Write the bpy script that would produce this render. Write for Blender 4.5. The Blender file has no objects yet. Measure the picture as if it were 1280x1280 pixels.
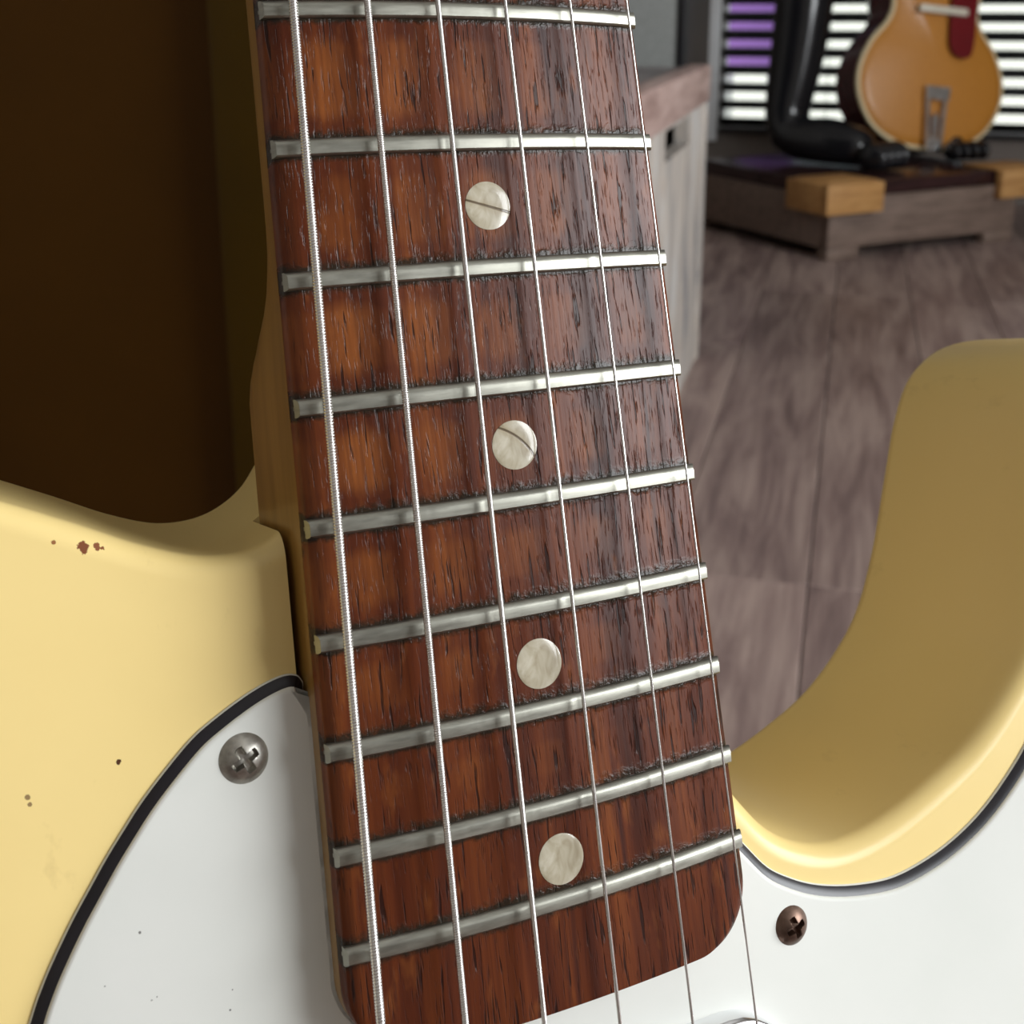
import bpy, bmesh, math, random
import numpy as np
from mathutils import Matrix, Vector

random.seed(7)
rng = np.random.default_rng(5)
scene = bpy.context.scene
COL = scene.collection

# ------------------------------------------------------------------ camera
FPX = 1580.22
cd = bpy.data.cameras.new('camera')
cam = bpy.data.objects.new('camera', cd)
COL.objects.link(cam)
cd.sensor_width = 36.0
cd.lens = 36.0 * FPX / 1280.0
cd.shift_y = -(640 - 427) / 1280.0
cd.clip_start = 0.01
cd.clip_end = 200
YAW, PITCH = math.radians(15.0), math.radians(15.121)
cam.location = (0, 0, 0.52)
cam.rotation_euler = (math.pi / 2 - PITCH, 0, YAW)
cd.dof.use_dof = True
cd.dof.focus_distance = 0.168
cd.dof.aperture_fstop = 42
scene.camera = cam

# ------------------------------------------------------------------ light
world = bpy.data.worlds.new('world')
scene.world = world
world.use_nodes = True
wb = world.node_tree.nodes['Background']
wb.inputs['Color'].default_value = (0.86, 0.93, 1.0, 1)
wb.inputs['Strength'].default_value = 0.75

sl = bpy.data.lights.new('sun_offscreen', 'SUN')
sun = bpy.data.objects.new('sun_offscreen', sl)
COL.objects.link(sun)
sl.energy = 4.5
sl.angle = math.radians(1.0)
sl.color = (1.0, 0.95, 0.85)
sun.rotation_euler = Vector((0.50, 0.22, -0.84)).to_track_quat('-Z', 'Y').to_euler()   # high, from the left side of the house

kl = bpy.data.lights.new('window_right_offscreen', 'AREA')
key = bpy.data.objects.new('window_right_offscreen', kl)
COL.objects.link(key)
kl.shape = 'RECTANGLE'
kl.size, kl.size_y = 1.05, 1.55
kl.energy = 78
kl.color = (0.95, 0.98, 1.0)
key.location = (2.02, 0.31, 1.10)
key.rotation_euler = (0, math.radians(90), 0)                     # in the right wall's window, shining into the room (-X)

vs = scene.view_settings
vs.view_transform = 'Standard'
vs.look = 'None'
vs.exposure = -0.18
vs.gamma = 1.0
vs.use_curve_mapping = False

# ------------------------------------------------------------------ helpers
def mesh_obj(name, verts, faces, mat=None, parent=None, smooth=None, kind=None):
    me = bpy.data.meshes.new(name)
    if isinstance(verts, np.ndarray):
        verts = verts.tolist()
    me.from_pydata(verts, [], faces)
    me.update()
    return link(name, me, mat, parent, smooth, kind)

def link(name, me, mat=None, parent=None, smooth=None, kind=None):
    o = bpy.data.objects.new(name, me)
    COL.objects.link(o)
    if mat is not None:
        me.materials.append(mat)
    if smooth is not None:
        for p in me.polygons:
            p.use_smooth = True
        if smooth < 180:
            me.set_sharp_from_angle(angle=math.radians(smooth))
    if parent is not None:
        o.parent = parent
    if kind:
        o['kind'] = kind
    return o

def tag(o, label, cat, group=None):
    o['label'] = label
    o['category'] = cat
    if group:
        o['group'] = group
    return o

def empty(name, loc=(0, 0, 0), rot=(0, 0, 0)):
    o = bpy.data.objects.new(name, None)
    COL.objects.link(o)
    o.location = loc
    o.rotation_euler = rot
    o.empty_display_size = 0.05
    return o

def box_vf(x0, x1, y0, y1, z0, z1):
    v = [(x0, y0, z0), (x1, y0, z0), (x1, y1, z0), (x0, y1, z0), (x0, y0, z1), (x1, y0, z1), (x1, y1, z1), (x0, y1, z1)]
    f = [(3, 2, 1, 0), (4, 5, 6, 7), (0, 1, 5, 4), (1, 2, 6, 5), (2, 3, 7, 6), (3, 0, 4, 7)]
    return v, f

def box(name, x0, x1, y0, y1, z0, z1, mat, parent=None, bevel=0.0, kind=None, segs=2):
    return boxes(name, [(x0, x1, y0, y1, z0, z1)], mat, parent, bevel, kind, segs)

def boxes(name, lst, mat, parent=None, bevel=0.0, kind=None, segs=2):
    bm = bmesh.new()
    for b in lst:
        v, f = box_vf(*b)
        bv = [bm.verts.new(c) for c in v]
        for q in f:
            bm.faces.new([bv[i] for i in q])
    if bevel:
        bmesh.ops.bevel(bm, geom=bm.edges[:], offset=bevel, segments=segs, affect='EDGES', profile=0.5)
    me = bpy.data.meshes.new(name)
    bm.to_mesh(me)
    bm.free()
    return link(name, me, mat, parent, 35 if bevel else None, kind)

def catmull(pts, per=8, closed=True):
    P = np.array(pts, float)
    n = len(P)
    out = []
    rngi = range(n) if closed else range(n - 1)
    for i in rngi:
        if closed:
            p0, p1, p2, p3 = P[(i - 1) % n], P[i], P[(i + 1) % n], P[(i + 2) % n]
        else:
            p0, p1, p2, p3 = P[max(i - 1, 0)], P[i], P[i + 1], P[min(i + 2, n - 1)]
        for k in range(per):
            t = k / per
            out.append(0.5 * ((2 * p1) + (-p0 + p2) * t + (2 * p0 - 5 * p1 + 4 * p2 - p3) * t * t + (-p0 + 3 * p1 - 3 * p2 + p3) * t ** 3))
    if not closed:
        out.append(P[-1])
    return np.array(out)

def ccw(P):
    a = np.sum(P[:, 0] * np.roll(P[:, 1], -1) - np.roll(P[:, 0], -1) * P[:, 1])
    return P if a > 0 else P[::-1].copy()

def inset(P, d):
    """move a counter-clockwise closed outline inwards by d"""
    a = P - np.roll(P, 1, 0)
    b = np.roll(P, -1, 0) - P
    a /= np.linalg.norm(a, axis=1, keepdims=True) + 1e-12
    b /= np.linalg.norm(b, axis=1, keepdims=True) + 1e-12
    na = np.stack([-a[:, 1], a[:, 0]], 1)
    nb = np.stack([-b[:, 1], b[:, 0]], 1)
    n = na + nb
    l = np.linalg.norm(n, axis=1, keepdims=True) + 1e-12
    n /= l
    c = np.maximum(np.sum(n * na, axis=1, keepdims=True), 0.5)
    return P + n * d / c

def rings_mesh(name, rings, mat, parent=None, smooth=35, cap=True):
    """rings: list of (n,3) arrays, bottom to top, counter-clockwise seen from above"""
    n = len(rings[0])
    V = np.concatenate(rings)
    F = []
    for k in range(len(rings) - 1):
        a, b = k * n, (k + 1) * n
        for i in range(n):
            j = (i + 1) % n
            F.append((a + i, a + j, b + j, b + i))
    if cap:
        F.append(tuple(range(n - 1, -1, -1)))
        F.append(tuple(range((len(rings) - 1) * n, len(rings) * n)))
    me = bpy.data.meshes.new(name)
    me.from_pydata(V.tolist(), [], F)
    me.update()
    bm = bmesh.new()
    bm.from_mesh(me)
    bmesh.ops.triangulate(bm, faces=[f for f in bm.faces if len(f.verts) > 4])
    bm.to_mesh(me)
    bm.free()
    return link(name, me, mat, parent, smooth)

def tube(name, pts, r, mat, parent=None, sides=12, smooth=60):
    P = np.array(pts, float)
    R = np.full(len(P), r) if np.isscalar(r) else np.array(r)
    T = np.gradient(P, axis=0)
    T /= np.linalg.norm(T, axis=1, keepdims=True)
    up = np.array([0.13, 0.29, 0.95])
    U = np.cross(T, up); U /= np.linalg.norm(U, axis=1, keepdims=True)
    W = np.cross(T, U)
    a = np.linspace(0, 2 * np.pi, sides, endpoint=False)
    V = P[:, None, :] + R[:, None, None] * (np.cos(a)[None, :, None] * U[:, None, :] + np.sin(a)[None, :, None] * W[:, None, :])
    V = V.reshape(-1, 3)
    F = []
    for k in range(len(P) - 1):
        for i in range(sides):
            j = (i + 1) % sides
            F.append((k * sides + i, k * sides + j, (k + 1) * sides + j, (k + 1) * sides + i))
    F.append(tuple(range(sides)))
    F.append(tuple(range((len(P) - 1) * sides, len(P) * sides))[::-1])
    return mesh_obj(name, V, F, mat, parent, smooth)

# ------------------------------------------------------------------ materials
class NT:
    def __init__(self, name):
        self.m = bpy.data.materials.new(name)
        self.m.use_nodes = True
        self.t = self.m.node_tree
        self.b = self.t.nodes['Principled BSDF']
        self._co = None
    def n(self, typ, **kw):
        x = self.t.nodes.new(typ)
        for k, v in kw.items():
            setattr(x, k, v)
        return x
    def l(self, a, b):
        self.t.links.new(a, b)
    def co(self):
        if self._co is None:
            self._co = self.n('ShaderNodeTexCoord').outputs['Object']
        return self._co
    def mapping(self, scale=(1, 1, 1), loc=(0, 0, 0), rot=(0, 0, 0), src=None):
        mp = self.n('ShaderNodeMapping')
        mp.inputs['Scale'].default_value = scale
        mp.inputs['Location'].default_value = loc
        mp.inputs['Rotation'].default_value = rot
        self.l(src or self.co(), mp.inputs['Vector'])
        return mp.outputs[0]
    def noise(self, scale=(1, 1, 1), detail=4, rough=0.55, dist=0.0, loc=(0, 0, 0), src=None, rot=(0, 0, 0)):
        x = self.n('ShaderNodeTexNoise')
        x.inputs['Scale'].default_value = 1.0
        x.inputs['Detail'].default_value = detail
        x.inputs['Roughness'].default_value = rough
        x.inputs['Distortion'].default_value = dist
        self.l(self.mapping(scale, loc, rot, src), x.inputs['Vector'])
        return x.outputs['Fac']
    def ramp(self, fac, stops, interp='LINEAR'):
        r = self.n('ShaderNodeValToRGB')
        r.color_ramp.interpolation = interp
        el = r.color_ramp.elements
        while len(el) < len(stops):
            el.new(0.5)
        for e, (p, c) in zip(el, stops):
            e.position = p
            e.color = (c, c, c, 1) if np.isscalar(c) else (*c, 1)
        self.l(fac, r.inputs['Fac'])
        return r.outputs['Color']
    def mix(self, fac, a, b, mode='MIX'):
        x = self.n('ShaderNodeMix', data_type='RGBA', blend_type=mode)
        if np.isscalar(fac): x.inputs[0].default_value = fac
        else: self.l(fac, x.inputs[0])
        for s, v in ((6, a), (7, b)):
            if isinstance(v, tuple): x.inputs[s].default_value = (*v, 1)
            else: self.l(v, x.inputs[s])
        return x.outputs[2]
    def math(self, op, a, b=None, c=None):
        x = self.n('ShaderNodeMath', operation=op)
        for i, v in enumerate((a, b, c)):
            if v is None: continue
            if np.isscalar(v): x.inputs[i].default_value = v
            else: self.l(v, x.inputs[i])
        return x.outputs[0]
    def attr(self, name):
        x = self.n('ShaderNodeAttribute')
        x.attribute_name = name
        return x.outputs['Fac']
    def bump(self, h, strength=0.3, distance=0.001, prev=None):
        x = self.n('ShaderNodeBump')
        x.inputs['Strength'].default_value = strength
        x.inputs['Distance'].default_value = distance
        self.l(h, x.inputs['Height'])
        if prev is not None: self.l(prev, x.inputs['Normal'])
        self.l(x.outputs[0], self.b.inputs['Normal'])
        return x.outputs[0]
    def set(self, color=None, rough=None, metal=None, spec=None, coat=None, coat_rough=None):
        for k, v in (('Base Color', color), ('Roughness', rough), ('Metallic', metal), ('Specular IOR Level', spec), ('Coat Weight', coat), ('Coat Roughness', coat_rough)):
            if v is None: continue
            if isinstance(v, tuple): self.b.inputs[k].default_value = (*v, 1)
            elif np.isscalar(v): self.b.inputs[k].default_value = v
            else: self.l(v, self.b.inputs[k])
        return self

def simple(name, color, rough=0.5, metal=0.0, var=0.12, scale=40.0, bump=0.0, coat=0.0, spec=0.5):
    t = NT(name)
    nz = t.noise((scale,) * 3, 4)
    lo = tuple(c * (1 - var) for c in color)
    hi = tuple(min(1, c * (1 + var)) for c in color)
    t.set(color=t.ramp(nz, [(0.3, lo), (0.7, hi)]), rough=rough, metal=metal, coat=coat, coat_rough=0.08, spec=spec)
    if bump:
        t.bump(nz, bump, 0.002)
    return t.m

OY = 794.0                                    # guitar length below the nut, mm: the guitar's own origin is its butt end

def mat_rosewood():
    t = NT('rosewood')
    w = t.noise((70, 12, 70), 2)
    # slightly wavy grain: bend x by a slow noise
    sep = t.n('ShaderNodeSeparateXYZ'); t.l(t.co(), sep.inputs[0])
    xx = t.math('MULTIPLY_ADD', w, 0.0035, sep.outputs[0])
    cmb = t.n('ShaderNodeCombineXYZ')
    t.l(xx, cmb.inputs[0]); t.l(sep.outputs[1], cmb.inputs[1]); t.l(sep.outputs[2], cmb.inputs[2])
    src = cmb.outputs[0]
    # broad bands and wear patches
    band = t.noise((170, 9, 30), 3, 0.6, src=src)
    patch = t.noise((75, 55, 20), 3, 0.5, loc=(3, 1, 0))
    fine = t.noise((1500, 45, 200), 3, 0.6, src=src)
    c0 = t.ramp(band, [(0.34, (0.048, 0.0105, 0.0045)), (0.47, (0.098, 0.022, 0.0075)), (0.60, (0.150, 0.037, 0.0105)), (0.72, (0.21, 0.060, 0.016))])
    wr = t.attr('wear')
    pf = t.ramp(t.math('MULTIPLY', wr, t.math('MULTIPLY_ADD', patch, 1.5, -0.1)), [(0.20, 0.0), (0.75, 0.85)])
    c1 = t.mix(pf, c0, (0.30, 0.092, 0.021))
    ff = t.ramp(fine, [(0.32, 0.45), (0.62, 0.0)])
    c2 = t.mix(ff, c1, (0.045, 0.010, 0.006))
    # dark mineral streaks, denser on the treble half
    dk = t.noise((330, 18, 60), 4, 0.65, dist=0.3, loc=(7.3, 2.1, 0), src=src)
    side = t.math('MULTIPLY_ADD', sep.outputs[0], 2.2, 0.0)
    dk2 = t.math('ADD', dk, side)
    df = t.ramp(dk2, [(0.57, 0.0), (0.70, 0.85)])
    c3 = t.mix(df, c2, (0.030, 0.010, 0.010))
    # open pores: short thin slits along the grain
    po = t.noise((1900, 130, 150), 2, 0.5, dist=0.25, loc=(1.7, 0, 0), src=src)
    po2 = t.math('ADD', po, t.math('MULTIPLY', sep.outputs[0], 0.9))
    pm = t.ramp(po2, [(0.605, 0.0), (0.675, 1.0)])
    c4 = t.mix(t.math('MULTIPLY', pm, 0.85), c3, (0.016, 0.006, 0.005))
    po3 = t.noise((3600, 260, 300), 2, 0.6, loc=(9.1, 3.3, 0), src=src)
    pm3 = t.ramp(po3, [(0.60, 0.0), (0.70, 0.55)])
    c4 = t.mix(pm3, c4, (0.028, 0.008, 0.005))
    glow = t.noise((420, 130, 60), 3, 0.6, loc=(5.5, 8.1, 0), src=src)
    c4 = t.mix(t.ramp(glow, [(0.58, 0.0), (0.74, 0.28)]), c4, (0.36, 0.115, 0.028))
    # grime packed along the frets
    gr = t.attr('grime')
    gn = t.noise((900, 900, 300), 3, 0.6)
    g2 = t.math('MULTIPLY', gr, t.math('MULTIPLY_ADD', gn, 1.6, 0.05))
    gm = t.ramp(g2, [(0.30, 0.0), (0.70, 0.90)])
    c5 = t.mix(gm, c4, (0.022, 0.019, 0.013))
    hgt = t.math('SUBTRACT', t.math('SUBTRACT', t.math('MULTIPLY', fine, 0.25), t.math('MULTIPLY', pm3, 0.6)), t.math('MULTIPLY', pm, 1.0))
    hg = t.math('ADD', hgt, t.math('MULTIPLY', gm, t.math('MULTIPLY', gn, 0.9)))
    t.bump(hg, 0.7, 0.00018)
    rg = t.math('MULTIPLY_ADD', gm, -0.12, t.math('MULTIPLY_ADD', patch, 0.2, 0.22))
    t.set(color=c5, rough=rg, spec=0.21)
    return t.m

# small marks in the finish (position in guitar millimetres, size, colour of what shows)
CHIPS = [(-51.7, -404.1, -8.05, 2.3, (0.20, 0.06, 0.02)), (-50.3, -404.1, -8.05, 1.7, (0.24, 0.08, 0.03)), (-49.6, -404.4, -8.05, 1.4, (0.22, 0.07, 0.02)),
         (-50.3, -429.3, -8.0, 1.0, (0.08, 0.03, 0.012)), (-55.0, -403.1, -8.1, 0.8, (0.3, 0.12, 0.04)), (-60.4, -431.0, -8.0, 0.8, (0.3, 0.2, 0.09)), (-60.2, -431.9, -8.0, 0.7, (0.3, 0.2, 0.09)),
         (104.4, -411.0, -25.5, 1.4, (0.22, 0.10, 0.02)), (104.4, -411.9, -25.7, 1.2, (0.22, 0.10, 0.02)), (104.7, -409.0, -21.5, 1.2, (0.30, 0.15, 0.03)), (93.8, -436.2, -20.5, 1.1, (0.15, 0.07, 0.02))]
SCUFFS = [(-50.0, -448.4, -6.25, 0.8, (0.22, 0.21, 0.2)), (-54.3, -453.2, -6.25, 0.7, (0.3, 0.3, 0.28)), (-49.4, -456.2, -6.25, 0.6, (0.4, 0.4, 0.38)), (-48.8, -456.0, -6.25, 0.7, (0.3, 0.3, 0.28)), (-40.3, -457.7, -6.25, 0.5, (0.2, 0.2, 0.2)), (-40.8, -459.9, -6.25, 0.5, (0.2, 0.2, 0.2))]

def chip(t, cx, cy, cz, rad, col, c):
    rad = rad * 0.74
    if not hasattr(t, 'rag'):
        t.rag = t.noise((900, 900, 900), 3)
    v = t.n('ShaderNodeVectorMath', operation='DISTANCE')
    t.l(t.co(), v.inputs[0])
    v.inputs[1].default_value = (cx / 1000, (cy + OY) / 1000, cz / 1000)
    d = t.math('MULTIPLY_ADD', t.rag, rad * 1.1 / 1000, v.outputs['Value'])
    m = t.ramp(t.math('DIVIDE', d, rad / 1000), [(0.97, 1.0), (1.06, 0.0)])
    return t.mix(m, c, col)

def mat_guard_white():
    t = NT('aged_white_plastic')
    c = t.ramp(t.noise((30, 30, 30), 4), [(0.3, (0.72, 0.735, 0.69)), (0.7, (0.77, 0.775, 0.735))])
    for m in SCUFFS:
        c = chip(t, m[0], m[1], m[2], m[3] * 0.7, m[4], c)
    t.set(color=c, rough=0.5, spec=0.15)
    return t.m

def mat_blonde():
    t = NT('aged_blonde_lacquer')
    big = t.noise((14, 14, 14), 3)
    c = t.ramp(big, [(0.3, (0.84, 0.64, 0.26)), (0.7, (0.90, 0.70, 0.30))])
    smud = t.noise((140, 90, 60), 5, 0.65, loc=(2, 5, 1))
    c = t.mix(t.ramp(smud, [(0.62, 0.0), (0.80, 0.30)]), c, (0.36, 0.24, 0.10))
    # chips through the finish, with ragged edges
    for (x, y, z, r, col) in CHIPS:
        c = chip(t, x, y, z, r, col, c)
    t.set(color=c, rough=0.34, spec=0.30, coat=0.12, coat_rough=0.12)
    t.bump(t.noise((60, 60, 60), 3), 0.05, 0.002)
    return t.m

def mat_metal(name, color, rough, var=0.2, scale=(900, 120, 120), bump=0.1):
    t = NT(name)
    nz = t.noise(scale, 4, 0.6)
    lo = tuple(c * (1 - var) for c in color)
    t.set(color=t.ramp(nz, [(0.3, lo), (0.65, color)]), metal=1.0, rough=t.math('MULTIPLY_ADD', nz, 0.25, rough))
    if bump:
        t.bump(nz, bump, 0.0001)
    return t.m

def mat_pearl(name, crack=None):
    t = NT(name)
    nz = t.noise((420, 260, 200), 3, 0.5, dist=1.2)
    c = t.ramp(nz, [(0.30, (0.34, 0.285, 0.19)), (0.5, (0.48, 0.43, 0.32)), (0.72, (0.62, 0.58, 0.47))])
    rad = t.n('ShaderNodeVectorMath', operation='LENGTH'); t.l(t.co(), rad.inputs[0])
    if crack:
        ang, off, bend = crack
        sep = t.n('ShaderNodeSeparateXYZ')
        t.l(t.mapping(rot=(0, 0, ang)), sep.inputs[0])
        y = t.math('ADD', sep.outputs[1], off)
        y = t.math('MULTIPLY_ADD', t.math('MULTIPLY', sep.outputs[0], sep.outputs[0]), bend, y)
        a = t.math('ABSOLUTE', y)
        m = t.ramp(t.math('MULTIPLY', a, 1000.0), [(0.05, 0.9), (0.22, 0.0)])
        halo = t.ramp(t.math('MULTIPLY', a, 1000.0), [(0.1, 0.45), (0.95, 0.0)])
        c = t.mix(halo, c, (0.30, 0.22, 0.11))
        c = t.mix(m, c, (0.08, 0.05, 0.025))
        t.bump(t.math('SUBTRACT', 1.0, m), 0.5, 0.0002)
    t.set(color=c, rough=0.22, spec=0.6, coat=0.3)
    return t.m

def mat_wood(name, cols, scale=(60, 4, 60), rough=0.5, bump=0.15, rot=(0, 0, 0), coat=0.0):
    t = NT(name)
    a = t.noise(scale, 5, 0.6, dist=0.4, rot=rot)
    b = t.noise(tuple(s * 5 for s in scale), 3, 0.6, rot=rot)
    f = t.math('MULTIPLY_ADD', b, 0.3, t.math('MULTIPLY', a, 0.8))
    n = len(cols)
    c = t.ramp(f, [(0.34 + 0.40 * i / (n - 1), cols[i]) for i in range(n)])
    t.set(color=c, rough=rough, coat=coat, coat_rough=0.1)
    t.bump(f, bump, 0.001)
    return t.m

def mat_plank():
    t = NT('floor_plank')
    oi = t.n('ShaderNodeObjectInfo')
    off = t.n('ShaderNodeVectorMath', operation='SCALE')
    cmb = t.n('ShaderNodeCombineXYZ')
    t.l(oi.outputs['Random'], cmb.inputs[0]); t.l(oi.outputs['Random'], cmb.inputs[1])
    t.l(cmb.outputs[0], off.inputs[0]); off.inputs['Scale'].default_value = 37.0
    add = t.n('ShaderNodeVectorMath', operation='ADD')
    t.l(t.co(), add.inputs[0]); t.l(off.outputs[0], add.inputs[1])
    a = t.noise((26, 3.2, 10), 5, 0.62, dist=0.8, src=add.outputs[0])
    b = t.noise((120, 5, 10), 4, 0.6, src=add.outputs[0])
    f = t.math('MULTIPLY_ADD', b, 0.35, t.math('MULTIPLY', a, 0.75))
    c = t.ramp(f, [(0.34, (0.125, 0.085, 0.080)), (0.5, (0.26, 0.182, 0.165)), (0.66, (0.42, 0.315, 0.275))])
    v = t.math('MULTIPLY_ADD', oi.outputs['Random'], 0.35, 0.80)
    vv = t.n('ShaderNodeMix', data_type='RGBA', blend_type='MULTIPLY'); vv.inputs[0].default_value = 1
    t.l(c, vv.inputs[6]); t.l(v, vv.inputs[7])
    t.set(color=vv.outputs[2], rough=0.42, spec=0.5)
    t.bump(f, 0.12, 0.002)
    return t.m

M = dict(
    rosewood=mat_rosewood(), blonde=mat_blonde(),
    maple=mat_wood('amber_maple', [(0.26, 0.135, 0.028), (0.36, 0.195, 0.045), (0.43, 0.24, 0.06)], (120, 10, 120), 0.35, 0.05, coat=0.3),
    fret=mat_metal('worn_nickel_silver', (0.37, 0.365, 0.315), 0.30, 0.3, (160, 900, 300), 0.15),
    wound=mat_metal('nickel_winding', (0.80, 0.79, 0.77), 0.16, 0.1, (200, 200, 200), 0.0),
    plain=mat_metal('plain_steel', (0.83, 0.82, 0.80), 0.14, 0.12, (100, 60, 100), 0.0),
    chrome=mat_metal('chrome', (0.85, 0.86, 0.88), 0.06, 0.05, (60, 60, 60), 0.0),
    screw=mat_metal('tarnished_screw', (0.50, 0.48, 0.43), 0.24, 0.5, (500, 500, 500), 0.2),
    rust=mat_metal('rusted_screw', (0.20, 0.13, 0.10), 0.30, 0.5, (500, 500, 500), 0.3),
    white=mat_guard_white(),
    black=simple('black_plastic', (0.012, 0.010, 0.014), 0.35, 0, 0.2, 200),
    bone=simple('bone', (0.7, 0.66, 0.55), 0.4, 0, 0.05, 100),
    pearl=mat_pearl('pearl_inlay'),
    pearl_c1=mat_pearl('pearl_inlay_cracked', (math.radians(17), 0.0001, 0.0)),
    pearl_c2=mat_pearl('pearl_inlay_chipped', (math.radians(42), -0.0010, 60.0)),
    plank=mat_plank(),
    subfloor=simple('subfloor', (0.05, 0.035, 0.03), 0.8),
    wall=simple('dark_wall_paint', (0.20, 0.17, 0.15), 0.8, 0, 0.08, 6),
    wall_pale=simple('pale_wall_paint', (0.55, 0.52, 0.48), 0.8, 0, 0.05, 6),
    ceil=simple('ceiling_paint', (0.7, 0.69, 0.66), 0.9, 0, 0.03, 6),
    trim=simple('white_trim_paint', (0.86, 0.88, 0.90), 0.5, 0, 0.04, 12),
    slat=simple('dark_slat', (0.018, 0.015, 0.016), 0.45, 0, 0.2, 30),
    brown=simple('dark_brown_lacquer', (0.058, 0.0225, 0.0008), 0.55, 0, 0.08, 9, spec=0.15),
    stile=simple('olive_brown_lacquer', (0.075, 0.040, 0.0008), 0.5, 0, 0.08, 9, spec=0.15),
    crate_paint=None, crate_rim=mat_wood('pinkish_worn_wood', [(0.24, 0.15, 0.13), (0.44, 0.31, 0.275), (0.56, 0.43, 0.39)], (40, 5, 40), 0.5, 0.2),
    crate_top=mat_wood('grey_worn_top', [(0.05, 0.04, 0.045), (0.15, 0.125, 0.125), (0.30, 0.27, 0.27)], (9, 6, 9), 0.4, 0.1),
    grille=simple('grey_grille_cloth', (0.24, 0.25, 0.24), 0.8, 0, 0.2, 400),
    vinyl=simple('black_vinyl', (0.008, 0.008, 0.010), 0.5, 0, 0.3, 300),
    plat=mat_wood('weathered_brown_board', [(0.10, 0.065, 0.05), (0.20, 0.14, 0.11), (0.28, 0.20, 0.16)], (8, 60, 60), 0.6, 0.2),
    mahog=mat_wood('dark_mahogany', [(0.018, 0.008, 0.008), (0.035, 0.015, 0.015), (0.05, 0.022, 0.022)], (10, 60, 60), 0.22, 0.05),
    pine=mat_wood('raw_pine', [(0.36, 0.17, 0.05), (0.52, 0.27, 0.09), (0.60, 0.34, 0.13)], (10, 70, 70), 0.6, 0.1),
    statue=simple('glossy_black_lacquer', (0.010, 0.010, 0.012), 0.18, 0, 0.2, 20),
    burgundy=simple('burgundy_lacquer', (0.11, 0.012, 0.016), 0.25, 0, 0.2, 8, 0, 0.4),
    spruce=mat_wood('amber_spruce', [(0.47, 0.18, 0.022), (0.55, 0.225, 0.030), (0.60, 0.255, 0.038)], (130, 5, 130), 0.42, 0.02, coat=0.1),
    binding=simple('cream_binding', (0.75, 0.62, 0.38), 0.4, 0, 0.05, 60),
    redguard=simple('dark_red_pickguard', (0.16, 0.006, 0.010), 0.25, 0, 0.1, 20),
    cream=simple('cream_plastic', (0.75, 0.70, 0.58), 0.35, 0, 0.05, 40),
    purple=simple('purple_paint', (0.52, 0.26, 0.86), 0.7, 0, 0.10, 2),
    pave=simple('pale_paving', (0.85, 0.85, 0.80), 0.9, 0, 0.05, 1.5),
    steel=simple('stand_black_steel', (0.02, 0.02, 0.02), 0.4, 0, 0.1, 60),
)

def mat_crate():
    t = NT('weathered_crate_paint')
    a = t.noise((30, 22, 4), 5, 0.65, dist=0.6)
    c = t.ramp(a, [(0.33, (0.17, 0.17, 0.19)), (0.45, (0.40, 0.37, 0.34)), (0.55, (0.52, 0.46, 0.40)), (0.68, (0.56, 0.60, 0.62))])
    b = t.noise((60, 30, 9), 4, 0.6, loc=(4, 4, 4))
    c = t.mix(t.ramp(b, [(0.60, 0.0), (0.72, 0.7)]), c, (0.30, 0.17, 0.10))
    t.set(color=c, rough=0.6)
    t.bump(a, 0.2, 0.003)
    return t.m
M['crate_paint'] = mat_crate()

def mat_glass():
    t = NT('window_glass')
    out = t.t.nodes['Material Output']
    tr = t.n('ShaderNodeBsdfTransparent')
    gl = t.n('ShaderNodeBsdfGlossy'); gl.inputs['Roughness'].default_value = 0.02
    nz = t.noise((2, 2, 2), 1)
    tr_c = t.ramp(nz, [(0.0, (0.93, 0.96, 0.95)), (1.0, (0.97, 0.98, 0.98))])
    t.l(tr_c, tr.inputs['Color'])
    fr = t.n('ShaderNodeFresnel'); fr.inputs['IOR'].default_value = 1.45
    mx = t.n('ShaderNodeMixShader')
    t.l(fr.outputs[0], mx.inputs[0]); t.l(tr.outputs[0], mx.inputs[1]); t.l(gl.outputs[0], mx.inputs[2])
    t.l(mx.outputs[0], out.inputs['Surface'])
    return t.m
M['glass'] = mat_glass()

# ------------------------------------------------------------------ room
XL, XR, YF, YB, ZC = -2.0, 2.0, -2.2, 3.55, 2.6
floor = box('floor', XL, XR, YF, YB, -0.10, -0.0125, M['subfloor'], kind='structure')
PW, PL = 0.1325, 1.24
x = XL
ci = 0
pm_cache = {}
while x < XR - 0.01:
    # one column's end joint lies at y = 1.10 in the open strip of floor beside the crate
    start = YF - PL + (0.0 if ci % 3 == 0 else (0.41 if ci % 3 == 1 else 0.82))
    if abs(x + PW / 2 - (-0.05)) < PW:
        start = 1.10 - 3 * PL
    y = start
    while y < YB:
        a, b = max(y, YF), min(y + PL, YB)
        if b - a > 0.03:
            w = min(PW, XR - x)
            kk = (round(w, 3), round(b - a, 3))
            if kk not in pm_cache:
                o = box('plank', 0.0006, w - 0.0006, 0.0006, b - a - 0.0006, -0.012, 0.0, M['plank'], floor, 0.0012, segs=1)
                pm_cache[kk] = o.data
            else:
                o = bpy.data.objects.new('plank', pm_cache[kk]); COL.objects.link(o); o.parent = floor
            o.location = (x, a, 0)
        y += PL
    x += PW
    ci += 1

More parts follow.
